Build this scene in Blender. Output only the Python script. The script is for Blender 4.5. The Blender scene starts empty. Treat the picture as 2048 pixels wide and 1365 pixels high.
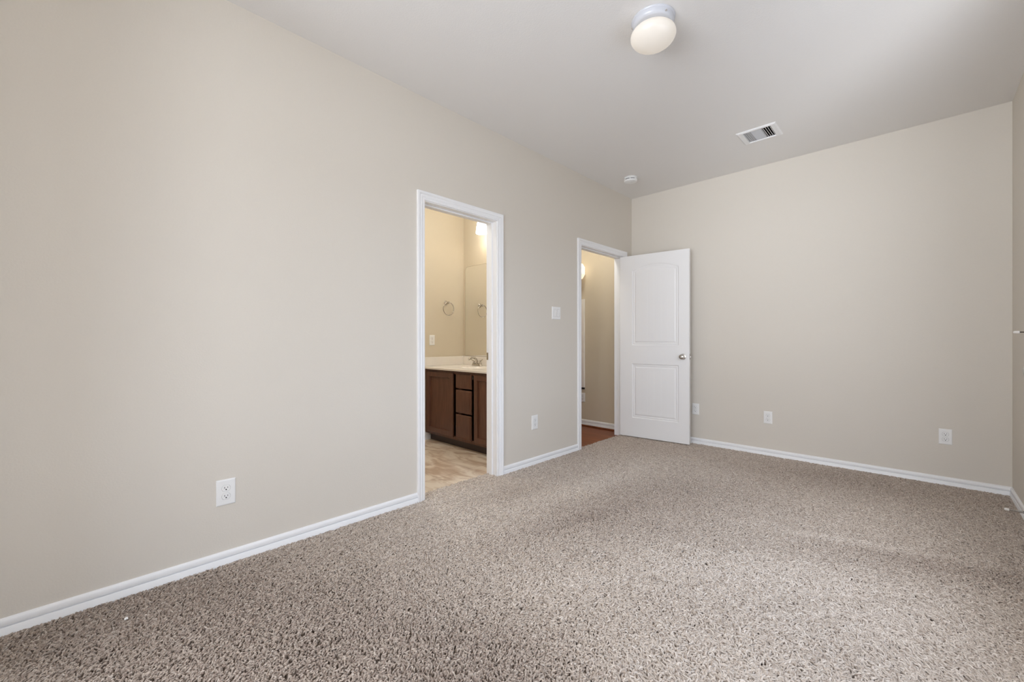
import bpy, bmesh, math, random
import numpy as np
from mathutils import Matrix, Vector

sc = bpy.context.scene
C = sc.collection
# ------------------------------------------------------------------ camera
YAW, PITCH, ROLL = 0.771193272, -0.000729567, -0.00075421
CAM = Vector((2.41804, 0.0, 1.08203))
Fw = Vector((-math.sin(YAW) * math.cos(PITCH), math.cos(YAW) * math.cos(PITCH), math.sin(PITCH)))
Rt = Vector((math.cos(YAW), math.sin(YAW), 0.0))
Up = Rt.cross(Fw)
R2 = Rt * math.cos(ROLL) + Up * math.sin(ROLL)
U2 = -Rt * math.sin(ROLL) + Up * math.cos(ROLL)
cam = bpy.data.cameras.new('camera')
cam.lens = 837.075 / 2048 * 36.0
cam.sensor_width = 36.0
cam.clip_start = 0.02
co = bpy.data.objects.new('camera', cam)
co.matrix_world = Matrix(((R2.x, U2.x, -Fw.x, CAM.x), (R2.y, U2.y, -Fw.y, CAM.y), (R2.z, U2.z, -Fw.z, CAM.z), (0, 0, 0, 1)))
C.objects.link(co)
sc.camera = co

# ------------------------------------------------------------------ view, world, light
vs = sc.view_settings
sc.display_settings.display_device = 'sRGB'
vs.view_transform = 'Standard'
vs.look = 'None'
vs.gamma = 1.0
vs.use_curve_mapping = False
vs.exposure = 0.0
w = bpy.data.worlds.new('sky')
sc.world = w
w.use_nodes = True
wb = w.node_tree.nodes['Background']
# made-up outdoor glow lighting the room: sky and ground, dimmer on the right side
REAR_SKY, REAR_GROUND = (6.8, 7.2, 8.0), (11.0, 11.6, 12.6)
SIDE_SKY, SIDE_GROUND = (4.0, 4.7, 5.8), (1.75, 1.95, 2.3)
wn, wl = w.node_tree.nodes, w.node_tree.links

def wnode(t, **kw):
    n = wn.new(t)
    for k, v in kw.items():
        n.inputs[k].default_value = v
    return n
wt = wnode('ShaderNodeTexCoord')
wx = wnode('ShaderNodeSeparateXYZ')
wl.new(wt.outputs['Generated'], wx.inputs[0])
hz = wnode('ShaderNodeMapRange', **{'From Min': -0.03, 'From Max': 0.03})
wl.new(wx.outputs['Z'], hz.inputs['Value'])
az = wn.new('ShaderNodeMath')
az.operation = 'ADD'
wl.new(wx.outputs['X'], az.inputs[0])
wl.new(wx.outputs['Y'], az.inputs[1])
sd = wnode('ShaderNodeMapRange', **{'From Min': -0.15, 'From Max': 0.15})
wl.new(az.outputs[0], sd.inputs['Value'])
mixes = []
for a, b in ((REAR_GROUND, REAR_SKY), (SIDE_GROUND, SIDE_SKY)):
    m_ = wn.new('ShaderNodeMix')
    m_.data_type = 'RGBA'
    m_.inputs[6].default_value = (*a, 1)
    m_.inputs[7].default_value = (*b, 1)
    wl.new(hz.outputs['Result'], m_.inputs['Factor'])
    mixes.append(m_)
m_ = wn.new('ShaderNodeMix')
m_.data_type = 'RGBA'
wl.new(sd.outputs['Result'], m_.inputs['Factor'])
wl.new(mixes[0].outputs[2], m_.inputs[6])
wl.new(mixes[1].outputs[2], m_.inputs[7])
wl.new(m_.outputs[2], wb.inputs[0])
wb.inputs[1].default_value = 1.0
sc.cycles.use_denoising = True
sc.cycles.max_bounces = 14
sc.cycles.diffuse_bounces = 8
sc.cycles.glossy_bounces = 5
sc.cycles.sample_clamp_indirect = 8.0
sc.cycles_curves.shape = 'RIBBONS'

W, D, H = 2.884, 4.5056, 2.743          # room: right wall, back wall, ceiling
Y0 = -1.90                               # wall behind the camera
TH = 0.12
WIN = [(0.30, 1.35, 0.35, 2.3), (1.5, 2.6, 0.35, 2.3)]   # windows in the wall behind the camera: x0,x1,z0,z1
WINR = (1.05, 2.55, 0.62, 2.12)          # unseen window added in the right wall as fill: y0,y1,z0,z1

def portal(loc, dim, d):
    L = bpy.data.lights.new('window_portal', 'AREA')
    L.shape = 'RECTANGLE'
    L.size, L.size_y = dim
    L.cycles.is_portal = True
    o = bpy.data.objects.new('window_portal', L)
    o.location = loc
    o.rotation_euler = Vector(d).to_track_quat('-Z', 'Z').to_euler()
    C.objects.link(o)
for x0, x1, z0, z1 in WIN:
    portal(((x0 + x1) / 2, Y0 - TH - 0.02, (z0 + z1) / 2), (x1 - x0, z1 - z0), (0, 1, 0))
portal((W + TH + 0.02, (WINR[0] + WINR[1]) / 2, (WINR[2] + WINR[3]) / 2), (WINR[1] - WINR[0], WINR[3] - WINR[2]), (-1, 0, 0))

# ------------------------------------------------------------------ materials
def newmat(name):
    m = bpy.data.materials.new(name)
    m.use_nodes = True
    nt = m.node_tree
    return m, nt, nt.nodes['Principled BSDF']

def paint(name, col, rough=0.6, bump=0.0, scale=200.0, var=0.0, spec=0.5, metallic=0.0, emit=None, estr=0.0):
    m, nt, b = newmat(name)
    b.inputs['Base Color'].default_value = (*col, 1)
    b.inputs['Roughness'].default_value = rough
    b.inputs['Metallic'].default_value = metallic
    b.inputs['Specular IOR Level'].default_value = spec
    tc = nt.nodes.new('ShaderNodeTexCoord')
    if bump > 0 or var > 0:
        n = nt.nodes.new('ShaderNodeTexNoise')
        n.inputs['Scale'].default_value = scale
        n.inputs['Detail'].default_value = 3.0
        nt.links.new(tc.outputs['Object'], n.inputs['Vector'])
    if bump > 0:
        bp = nt.nodes.new('ShaderNodeBump')
        bp.inputs['Strength'].default_value = bump
        bp.inputs['Distance'].default_value = 0.002
        nt.links.new(n.outputs['Fac'], bp.inputs['Height'])
        nt.links.new(bp.outputs['Normal'], b.inputs['Normal'])
    if var > 0:
        r = nt.nodes.new('ShaderNodeMapRange')
        r.inputs['To Min'].default_value = 1 - var
        r.inputs['To Max'].default_value = 1 + var
        mx = nt.nodes.new('ShaderNodeVectorMath')
        mx.operation = 'SCALE'
        mx.inputs[0].default_value = col
        nt.links.new(n.outputs['Fac'], r.inputs['Value'])
        nt.links.new(r.outputs['Result'], mx.inputs['Scale'])
        nt.links.new(mx.outputs['Vector'], b.inputs['Base Color'])
    if emit:
        b.inputs['Emission Color'].default_value = (*emit, 1)
        b.inputs['Emission Strength'].default_value = estr
    return m

M = {}
M['wall'] = paint('beige_wall_paint', (0.697, 0.653, 0.585), 0.75, 0.25, 140, 0.015, 0.25)
M['ceiling'] = paint('ceiling_paint', (0.80, 0.785, 0.765), 0.85, 0.3, 120, 0.01, 0.2)
M['trim'] = paint('white_trim_paint', (0.89, 0.895, 0.905), 0.38, 0.0, 60, 0.0, 0.4)
M['door'] = paint('white_door_paint', (0.87, 0.865, 0.86), 0.42, 0.06, 90, 0.0, 0.4)
M['plate'] = paint('white_plastic', (0.86, 0.86, 0.85), 0.35, 0.0, 80)
M['gapshade'] = paint('gap_shade_grey', (0.42, 0.42, 0.41), 0.7, 0.02, 50)  # grey painted as the shade around receptacles and rockers
M['slot'] = paint('dark_slot', (0.02, 0.02, 0.02), 0.6, 0.02, 50)
M['nickel'] = paint('satin_nickel', (0.62, 0.60, 0.57), 0.22, 0.02, 60, 0, 0.5, 1.0)
M['bronze'] = paint('dark_bronze', (0.10, 0.085, 0.07), 0.4, 0.02, 60, 0, 0.5, 1.0)
M['chrome'] = paint('polished_chrome', (0.52, 0.49, 0.45), 0.13, 0.01, 60, 0, 0.5, 1.0)
M['vent'] = paint('white_enamel', (0.83, 0.83, 0.83), 0.4, 0.02, 60)
M['slatshade'] = paint('shaded_enamel', (0.56, 0.56, 0.57), 0.45, 0.02, 60)  # white enamel greyed, the shade on the louvres put into the colour
M['duct'] = paint('dark_duct', (0.03, 0.03, 0.03), 0.8, 0.02, 60)
M['pan'] = paint('white_lamp_pan', (0.60, 0.615, 0.66), 0.25, 0.01, 50, 0, 0.6)
M['tanwall'] = paint('tan_wall_paint', (0.66, 0.59, 0.47), 0.75, 0.25, 140, 0.015, 0.25)
M['counter'] = paint('cultured_marble', (0.84, 0.80, 0.75), 0.18, 0.01, 12, 0.03, 0.5)
M['mirror'] = paint('mirror_glass', (0.90, 0.90, 0.88), 0.0, 0.0, 1, 0, 0.5, 1.0)
M['mirroredge'] = paint('mirror_edge', (0.26, 0.19, 0.12), 0.3, 0.01, 60)
M['rubber'] = paint('white_rubber', (0.80, 0.77, 0.72), 0.6, 0.02, 60)
M['lint'] = paint('white_lint', (0.9, 0.88, 0.86), 0.9, 0.2, 400)
M['globe'] = paint('milk_glass_lit', (0.62, 0.60, 0.56), 0.25, 0.01, 40, 0, 0.5, 0, (1.0, 0.87, 0.72), 0.30)
M['shade'] = paint('glass_shade_lit', (0.95, 0.92, 0.86), 0.3, 0.01, 40, 0, 0.5, 0, (1.0, 0.97, 0.90), 9.0)
M['sconce'] = paint('sconce_glass_lit', (0.95, 0.9, 0.8), 0.3, 0.01, 40, 0, 0.5, 0, (1.0, 0.84, 0.62), 0.75)
M['hallglow'] = paint('added_hall_dome_lit', (0.95, 0.9, 0.8), 0.3, 0.01, 40, 0, 0.5, 0, (1.0, 0.95, 0.84), 33.0)
M['bathfill'] = paint('bath_fill_lit', (0.95, 0.93, 0.9), 0.3, 0.01, 40, 0, 0.5, 0, (1.0, 0.97, 0.89), 45.0)
M['cabinetwhite'] = paint('white_cabinet_paint', (0.90, 0.87, 0.82), 0.4, 0.03, 60)

def wood(name, c1, c2, scale, rough, stretch):
    m, nt, b = newmat(name)
    tc = nt.nodes.new('ShaderNodeTexCoord')
    mp = nt.nodes.new('ShaderNodeMapping')
    mp.inputs['Scale'].default_value = stretch
    n = nt.nodes.new('ShaderNodeTexNoise')
    n.inputs['Scale'].default_value = scale
    n.inputs['Detail'].default_value = 5
    cr = nt.nodes.new('ShaderNodeValToRGB')
    cr.color_ramp.elements[0].position = 0.3
    cr.color_ramp.elements[1].position = 0.7
    cr.color_ramp.elements[0].color = (*c1, 1)
    cr.color_ramp.elements[1].color = (*c2, 1)
    nt.links.new(tc.outputs['Object'], mp.inputs['Vector'])
    nt.links.new(mp.outputs['Vector'], n.inputs['Vector'])
    nt.links.new(n.outputs['Fac'], cr.inputs['Fac'])
    nt.links.new(cr.outputs['Color'], b.inputs['Base Color'])
    b.inputs['Roughness'].default_value = rough
    return m, nt, b, cr
M['cherry'] = wood('dark_cherry_wood', (0.088, 0.035, 0.019), (0.140, 0.057, 0.032), 6, 0.35, (8, 8, 1))[0]

M['toekick'] = paint('dark_toe_board', (0.045, 0.028, 0.024), 0.5, 0.02, 30, 0.1)

def planks(name):
    m, nt, b, cr = wood('red_brown_planks', (0.21, 0.060, 0.022), (0.33, 0.105, 0.040), 5, 0.42, (1, 9, 1))
    tc = nt.nodes.new('ShaderNodeTexCoord')
    br = nt.nodes.new('ShaderNodeTexBrick')
    br.inputs['Scale'].default_value = 1.0
    br.inputs['Brick Width'].default_value = 1.1
    br.inputs['Row Height'].default_value = 0.083
    br.inputs['Mortar Size'].default_value = 0.0015
    br.inputs['Color1'].default_value = (1, 1, 1, 1)
    br.inputs['Color2'].default_value = (0.75, 0.72, 0.7, 1)
    br.inputs['Mortar'].default_value = (0.25, 0.2, 0.18, 1)
    mx = nt.nodes.new('ShaderNodeMix')
    mx.data_type = 'RGBA'
    mx.blend_type = 'MULTIPLY'
    mx.inputs['Factor'].default_value = 1
    nt.links.new(tc.outputs['Object'], br.inputs['Vector'])
    nt.links.new(cr.outputs['Color'], mx.inputs[6])
    nt.links.new(br.outputs['Color'], mx.inputs[7])
    nt.links.new(mx.outputs[2], b.inputs['Base Color'])
    return m
M['planks'] = planks('planks')

def tile():
    m, nt, b = newmat('beige_floor_tile')
    tc = nt.nodes.new('ShaderNodeTexCoord')
    n = nt.nodes.new('ShaderNodeTexNoise')
    n.inputs['Scale'].default_value = 3.2
    n.inputs['Detail'].default_value = 6
    n.inputs['Distortion'].default_value = 1.4
    mp = nt.nodes.new('ShaderNodeMapping')
    mp.inputs['Scale'].default_value = (1.0, 2.2, 1)
    mp.inputs['Rotation'].default_value = (0, 0, 0.5)
    cr = nt.nodes.new('ShaderNodeValToRGB')
    cr.color_ramp.elements[0].position = 0.36
    cr.color_ramp.elements[0].color = (0.60, 0.45, 0.33, 1)
    cr.color_ramp.elements[1].position = 0.56
    cr.color_ramp.elements[1].color = (0.90, 0.80, 0.68, 1)
    br = nt.nodes.new('ShaderNodeTexBrick')
    br.offset = 0.0
    br.inputs['Scale'].default_value = 1.0
    br.inputs['Brick Width'].default_value = 0.33
    br.inputs['Row Height'].default_value = 0.33
    br.inputs['Mortar Size'].default_value = 0.003
    br.inputs['Color1'].default_value = (1, 1, 1, 1)
    br.inputs['Color2'].default_value = (0.93, 0.92, 0.9, 1)
    br.inputs['Mortar'].default_value = (0.72, 0.66, 0.6, 1)
    mx = nt.nodes.new('ShaderNodeMix')
    mx.data_type = 'RGBA'
    mx.blend_type = 'MULTIPLY'
    mx.inputs['Factor'].default_value = 1
    nt.links.new(tc.outputs['Object'], mp.inputs['Vector'])
    nt.links.new(mp.outputs['Vector'], n.inputs['Vector'])
    nt.links.new(n.outputs['Fac'], cr.inputs['Fac'])
    nt.links.new(tc.outputs['Object'], br.inputs['Vector'])
    nt.links.new(cr.outputs['Color'], mx.inputs[6])
    nt.links.new(br.outputs['Color'], mx.inputs[7])
    nt.links.new(mx.outputs[2], b.inputs['Base Color'])
    b.inputs['Roughness'].default_value = 0.4
    return m
M['tile'] = tile()
M['carpetbase'] = paint('carpet_backing', (0.19, 0.155, 0.125), 1.0, 0.3, 300, 0.2, 0.05)

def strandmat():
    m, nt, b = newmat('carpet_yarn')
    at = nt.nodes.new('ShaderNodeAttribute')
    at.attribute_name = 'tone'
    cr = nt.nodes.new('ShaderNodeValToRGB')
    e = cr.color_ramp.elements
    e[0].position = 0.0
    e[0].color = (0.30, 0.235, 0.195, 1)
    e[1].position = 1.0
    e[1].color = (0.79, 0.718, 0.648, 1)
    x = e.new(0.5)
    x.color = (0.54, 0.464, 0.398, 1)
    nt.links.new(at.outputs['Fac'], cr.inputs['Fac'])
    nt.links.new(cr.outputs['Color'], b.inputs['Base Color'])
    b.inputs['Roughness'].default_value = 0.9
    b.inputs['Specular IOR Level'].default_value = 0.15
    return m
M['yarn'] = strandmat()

# ------------------------------------------------------------------ mesh helpers
def link(name, me, mat, parent=None, loc=None):
    o = bpy.data.objects.new(name, me)
    if mat:
        me.materials.append(mat)
    C.objects.link(o)
    if parent:
        o.parent = parent
    if loc:
        o.location = loc
    return o

def build(name, bm, mat, parent=None, loc=None, smooth=False, bevel=0.0, seg=2):
    bmesh.ops.recalc_face_normals(bm, faces=bm.faces[:])
    me = bpy.data.meshes.new(name)
    bm.to_mesh(me)
    bm.free()
    if smooth:
        for p in me.polygons:
            p.use_smooth = True
        if smooth != 'all':
            me.set_sharp_from_angle(angle=math.radians(40))
    o = link(name, me, mat, parent, loc)
    if bevel > 0:
        md = o.modifiers.new('bevel', 'BEVEL')
        md.width = bevel
        md.segments = seg
        md.limit_method = 'ANGLE'
        md.angle_limit = math.radians(40)
    return o

def box(bm, x0, x1, y0, y1, z0, z1):
    v = [bm.verts.new((x, y, z)) for x in (x0, x1) for y in (y0, y1) for z in (z0, z1)]
    for f in ((0, 1, 3, 2), (4, 6, 7, 5), (0, 4, 5, 1), (2, 3, 7, 6), (0, 2, 6, 4), (1, 5, 7, 3)):
        bm.faces.new([v[i] for i in f])

def boxes(*bs):
    bm = bmesh.new()
    for b in bs:
        box(bm, *b)
    return bm

def lathe(prof, n=48, mat=None, bm=None):
    """prof: (radius, height) list revolved about local z."""
    bm = bm or bmesh.new()
    rings = []
    for r, z in prof:
        if r < 1e-6:
            rings.append([bm.verts.new((0, 0, z))])
        else:
            rings.append([bm.verts.new((r * math.cos(2 * math.pi * i / n), r * math.sin(2 * math.pi * i / n), z)) for i in range(n)])
    for a, b in zip(rings, rings[1:]):
        for i in range(n):
            j = (i + 1) % n
            if len(a) == 1 and len(b) == 1:
                continue
            if len(a) == 1:
                bm.faces.new((a[0], b[i], b[j]))
            elif len(b) == 1:
                bm.faces.new((a[i], a[j], b[0]))
            else:
                bm.faces.new((a[i], a[j], b[j], b[i]))
    if mat is not None:
        bmesh.ops.transform(bm, matrix=mat, verts=bm.verts[:])
    return bm

def tube(pts, rad, n=10, closed=False, bm=None):
    bm = bm or bmesh.new()
    P = [Vector(p) for p in pts]
    m = len(P)
    rads = rad if isinstance(rad, (list, tuple)) else [rad] * m
    rings = []
    ref = None
    for i in range(m):
        a = P[i - 1] if (i > 0 or closed) else P[i]
        b = P[(i + 1) % m] if (i < m - 1 or closed) else P[i]
        t = (b - a).normalized()
        if ref is None:
            ref = t.orthogonal().normalized()
        ref = (ref - t * ref.dot(t)).normalized()
        s = t.cross(ref)
        rings.append([bm.verts.new(P[i] + (ref * math.cos(2 * math.pi * k / n) + s * math.sin(2 * math.pi * k / n)) * rads[i]) for k in range(n)])
    for i in range(m if closed else m - 1):
        a, b = rings[i], rings[(i + 1) % m]
        for k in range(n):
            bm.faces.new((a[k], a[(k + 1) % n], b[(k + 1) % n], b[k]))
    if not closed:
        bm.faces.new(rings[0])
        bm.faces.new(rings[-1])
    return bm

def sweep(stations):
    """list of stations, each a list of points: skinned into one closed strip."""
    bm = bmesh.new()
    R = [[bm.verts.new(p) for p in s] for s in stations]
    n = len(R[0])
    for a, b in zip(R, R[1:]):
        for i in range(n):
            j = (i + 1) % n
            bm.faces.new((a[i], a[j], b[j], b[i]))
    bm.faces.new(R[0])
    bm.faces.new(R[-1])
    return bm

def thing(name, label, cat, loc=(0, 0, 0), rot=(0, 0, 0), group=None):
    o = bpy.data.objects.new(name, None)
    o.empty_display_size = 0.05
    C.objects.link(o)
    o.location = loc
    o.rotation_euler = rot
    tag(o, label, cat, group)
    return o

def tag(o, label, cat, group=None):
    o['label'] = label
    o['category'] = cat
    if group:
        o['group'] = group
    return o

def struct(o):
    o['kind'] = 'structure'
    return o

def dup(root, loc, rot=None, label=None):
    r = root.copy()
    C.objects.link(r)
    r.location = loc
    if rot is not None:
        r.rotation_euler = (0, 0, rot)
    if label:
        r['label'] = label
    for ch in list(root.children):
        c = ch.copy()
        C.objects.link(c)
        c.parent = r
        for g in list(ch.children):
            d = g.copy()
            C.objects.link(d)
            d.parent = c
    return r

# ------------------------------------------------------------------ room shell
BX = -1.50        # bathroom far wall
BY0, BY1 = 0.75, 3.20
ZF = -0.012       # hard floors lie a little under the carpet top
B_Y0, B_Y1, B_Z = 1.633, 2.313, 2.035      # bathroom door: clear opening between jambs
E_Y0, E_Y1, E_Z = 3.475, 4.318, 2.035      # entry door
HX = -3.6

def wallbox(name, bm, mat):
    return struct(build(name, bm, mat))

JT = 0.018        # jamb board
wallbox('wall_left', boxes(
    (-TH, 0, Y0 - TH, B_Y0 - JT, -0.03, H), (-TH, 0, B_Y0 - JT, B_Y1 + JT, B_Z + JT, H),
    (-TH, 0, B_Y1 + JT, E_Y0 - JT, -0.03, H), (-TH, 0, E_Y0 - JT, E_Y1 + JT, E_Z + JT, H),
    (-TH, 0, E_Y1 + JT, D, -0.03, H)), M['wall'])
wallbox('wall_back', boxes((-TH, W, D, D + TH, -0.03, H)), M['wall'])
CY0, CY1, CZ = 2.80, 3.613, 2.035           # closet door in the right wall, outside the frame
wallbox('wall_right', boxes((W, W + TH, Y0 - TH, WINR[0], -0.03, H), (W, W + TH, WINR[0], WINR[1], -0.03, WINR[2]), (W, W + TH, WINR[0], WINR[1], WINR[3], H), (W, W + TH, WINR[1], CY0, -0.03, H), (W, W + TH, CY1, D + TH, -0.03, H), (W, W + TH, CY0, CY1, CZ, H)), M['wall'])
bm = bmesh.new()
xs = [0.0]
for x0, x1, z0, z1 in WIN:
    box(bm, xs[-1], x0, Y0 - TH, Y0, -0.03, H)
    box(bm, x0, x1, Y0 - TH, Y0, -0.03, z0)
    box(bm, x0, x1, Y0 - TH, Y0, z1, H)
    xs.append(x1)
box(bm, xs[-1], W, Y0 - TH, Y0, -0.03, H)
wallbox('wall_front', bm, M['wall'])

wallbox('wall_front', boxes((0, 0.64, -0.62, -0.50, -0.03, H)), M['wall'])   # unseen wall stub added to shade the near left wall and floor

# ceiling with the hole of the air register
VX0, VX1, VY0, VY1 = 1.362, 1.638, 3.668, 3.925
fx, fy = 0.042, 0.028
hx0, hx1, hy0, hy1 = VX0 + fx, VX1 - fx, VY0 + fy, VY1 - fy
wallbox('ceiling', boxes(
    (-TH, W + TH, Y0 - TH, hy0, H, H + 0.05), (-TH, W + TH, hy1, D + TH, H, H + 0.05),
    (-TH, hx0, hy0, hy1, H, H + 0.05), (hx1, W + TH, hy0, hy1, H, H + 0.05)), M['ceiling'])

# windows behind the camera (they light the room)
for i, (x0, x1, z0, z1) in enumerate(WIN):
    fr = 0.045
    o = struct(build('window_%d' % (i + 1), boxes(
        (x0, x0 + fr, Y0 - 0.09, Y0 - 0.03, z0, z1), (x1 - fr, x1, Y0 - 0.09, Y0 - 0.03, z0, z1),
        (x0 + fr, x1 - fr, Y0 - 0.09, Y0 - 0.03, z0, z0 + fr), (x0 + fr, x1 - fr, Y0 - 0.09, Y0 - 0.03, z1 - fr, z1),
        (x0 + fr, x1 - fr, Y0 - 0.08, Y0 - 0.04, (z0 + z1) / 2 - 0.018, (z0 + z1) / 2 + 0.018)), M['trim']))
    build('window_sill', boxes((x0 - 0.03, x1 + 0.03, Y0 - 0.03, Y0 + 0.05, z0 - 0.022, z0)), M['trim'], o, bevel=0.004)
fr = 0.045
y0, y1, z0, z1 = WINR  # added window, out of view, filling the far end with light
o = struct(build('window_3', boxes(
    (W + 0.03, W + 0.09, y0, y0 + fr, z0, z1), (W + 0.03, W + 0.09, y1 - fr, y1, z0, z1),
    (W + 0.03, W + 0.09, y0 + fr, y1 - fr, z0, z0 + fr), (W + 0.03, W + 0.09, y0 + fr, y1 - fr, z1 - fr, z1),
    (W + 0.04, W + 0.08, (y0 + y1) / 2 - 0.02, (y0 + y1) / 2 + 0.02, z0 + fr, z1 - fr)), M['trim']))
build('window_sill', boxes((W - 0.05, W + 0.03, y0 - 0.03, y1 + 0.03, z0 - 0.022, z0)), M['trim'], o, bevel=0.004)

# floor: carpet slab (also under the door leaves up to the hard floors)
floor = struct(build('floor', boxes((0, W, Y0, D, -0.03, -0.012), (-0.10, 0, B_Y0, B_Y1, -0.03, -0.012), (-0.035, 0, E_Y0, E_Y1, -0.03, -0.012)), M['carpetbase']))

# bathroom and hall shells
wallbox('bathroom_floor', boxes((BX, -0.10, BY0, BY1, -0.03, ZF)), M['tile'])
wallbox('bathroom_wall_far', boxes((BX - TH, BX, BY0 - TH, BY1 + TH, -0.03, H)), M['tanwall'])
wallbox('bathroom_wall_back', boxes((BX, -TH, BY1, BY1 + TH, -0.03, H)), M['tanwall'])
wallbox('bathroom_wall_front', boxes((BX, -TH, BY0 - TH, BY0, -0.03, H)), M['tanwall'])
wallbox('bathroom_ceiling', boxes((BX, -TH, BY0, BY1, H, H + 0.05)), M['ceiling'])
wallbox('hall_floor', boxes((HX, -0.035, BY1 + TH, D, -0.03, ZF)), M['planks'])
wallbox('hall_wall_back', boxes((HX, -TH, D, D + TH, -0.03, H)), M['tanwall'])
wallbox('hall_wall_front', boxes((HX, BX - TH, BY1, BY1 + TH, -0.03, H)), M['tanwall'])
wallbox('hall_wall_far', boxes((HX - TH, HX, BY1, D + TH, -0.03, H)), M['tanwall'])
wallbox('hall_ceiling', boxes((HX, -TH, BY1 + TH, D, H, H + 0.05)), M['ceiling'])

# ------------------------------------------------------------------ baseboards
BASE = [(0.0, -0.03), (0.0138, -0.03), (0.0138, 0.0275), (0.0122, 0.0298), (0.0025, 0.0302), (0.0025, 0.0332), (0.0100, 0.0336),
        (0.0106, 0.0350), (0.0106, 0.0500), (0.0085, 0.0560), (0.0050, 0.0600), (0.0, 0.0615)]

def baseboard(name, p0, p1, nrm, k=1.0, m0=0.0, m1=0.0):
    """run from p0 to p1 (xy) with the room on side nrm; m0/m1 mitre the ends (+1 outside, -1 inside)."""
    p0, p1, nrm = Vector(p0), Vector(p1), Vector(nrm)
    t = (p1 - p0).normalized()
    st = []
    for p, m, s in ((p0, m0, -1), (p1, m1, 1)):
        st.append([(*(p + nrm * d + t * s * m * d), z * k if z > 0 else z) for d, z in BASE])
    return struct(build(name, sweep(st), M['trim'], smooth=True))
baseboard('baseboard_left', (0, -0.50), (0, B_Y0 - 0.062), (1, 0), m0=-1)
baseboard('baseboard_left', (0, B_Y1 + 0.062), (0, E_Y0 - 0.062), (1, 0))
baseboard('baseboard_left', (0, E_Y1 + 0.052), (0, D), (1, 0), m1=-1)
baseboard('baseboard_back', (0, D), (W, D), (0, -1), m0=-1, m1=-1)
baseboard('baseboard_right', (W, D), (W, CY1 + 0.062), (-1, 0), m0=-1)
baseboard('baseboard_right', (W, CY0 - 0.062), (W, Y0), (-1, 0), m1=-1)
baseboard('baseboard_front', (W, Y0), (0, Y0), (0, 1), m0=-1, m1=-1)
baseboard('baseboard_hall', (-TH, D), (HX, D), (0, -1), k=1.15)
baseboard('baseboard_bathroom', (BX, BY0), (BX, 2.715), (1, 0), k=1.25)

struct(build('trim_4', boxes((HX, -TH - 0.01, D - 0.034, D - 0.0135, ZF, ZF + 0.020)), M['planks'], bevel=0.006))   # wooden shoe strip along the hall wall

# ------------------------------------------------------------------ door casings and jambs
CAS = [(0.0, 0.0), (0.0, 0.0095), (0.002, 0.0105), (0.0135, 0.0105), (0.0150, 0.0080), (0.0255, 0.0145), (0.0280, 0.0150), (0.0315, 0.0140),
       (0.0330, 0.0125), (0.0415, 0.0165), (0.0430, 0.0172), (0.0555, 0.0172), (0.0575, 0.0155), (0.0575, 0.0)]

def doorframe(name, y0, y1, zt, side=1, x=0.0, wd=TH, wr=0.0575, stop=None, rev=0.005, zb=-0.012):
    """casing on the bedroom face of a wall plane at x (side +1: room at +x), jamb lining through the wall."""
    k = wr / 0.0575
    a0, a1, b = y0 - rev, y1 + rev, zt + rev
    st = [[], [], [], []]
    for w_, t in CAS:
        kk = w_ * k
        st[0].append((x + side * t, a0 - w_, zb))
        st[1].append((x + side * t, a0 - w_, b + w_))
        st[2].append((x + side * t, a1 + kk, b + w_))
        st[3].append((x + side * t, a1 + kk, zb))
    o = struct(build(name, sweep(st), M['trim'], smooth=True))
    build('jamb', boxes((x - side * wd, x, y0 - JT, y0, ZF, zt), (x - side * wd, x, y1, y1 + JT, ZF, zt),
                        (x - side * wd, x, y0 - JT, y1 + JT, zt, zt + JT)), M['trim'], o)
    if stop:
        s0, s1 = stop
        build('door_stop', boxes((s0, s1, y0, y0 + 0.010, ZF, zt), (s0, s1, y1 - 0.010, y1, ZF, zt), (s0, s1, y0 + 0.010, y1 - 0.010, zt - 0.010, zt)),
              M['trim'], o, bevel=0.002)
    return o
t1 = doorframe('trim_1', B_Y0, B_Y1, B_Z, stop=(-0.083, -0.048))
t2 = doorframe('trim_2', E_Y0, E_Y1, E_Z, wr=0.050, stop=(-0.075, -0.040))
build('strike_plate', boxes((-0.118, -0.100, B_Y1 - 0.0015, B_Y1 + 0.001, 0.925, 0.985)), M['nickel'], t1, bevel=0.0004)
# closet door frame (outside the frame of the picture) and its flush door
t3 = doorframe('trim_3', CY0, CY1, CZ, side=-1, x=W, stop=None)

# ------------------------------------------------------------------ panelled doors
LW, LT, LZ0, LZ1 = 0.752, 0.035, 0.012, 2.030

def sstep(a, b, x):
    t = np.clip((x - a) / (b - a), 0, 1)
    return t * t * (3 - 2 * t)

def panel_depth(U, Z, lw):
    """depth (m, negative = into the leaf) of a two-panel arch-top plank door."""
    u0, u1 = 0.140, lw - 0.106
    uc, hw = (u0 + u1) / 2, (u1 - u0) / 2
    ztop = 1.860 + 0.060 * (1 - np.minimum(1, ((U - uc) / hw) ** 2))
    s_up = np.minimum(np.minimum(U - u0, u1 - U), np.minimum(Z - 1.030, (ztop - Z) * 0.95))
    s_lo = np.minimum(np.minimum(U - u0, u1 - U), np.minimum(Z - 0.222, 0.825 - Z))
    s = np.maximum(s_up, s_lo)
    d = -0.0075 * sstep(0.0, 0.010, s) + 0.0020 * sstep(0.012, 0.016, s) - 0.0035 * sstep(0.020, 0.028, s) + 0.0055 * sstep(0.030, 0.046, s)
    # v grooves between the planks of the panels
    pitch = (u1 - u0 - 0.06) / 6
    ph = np.abs(((U - (u0 + 0.03)) / pitch + 0.5) % 1.0 - 0.5) * pitch
    g = -0.0016 * (1 - sstep(0.0, 0.0030, ph)) * sstep(0.040, 0.048, s)
    return d + g

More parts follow.
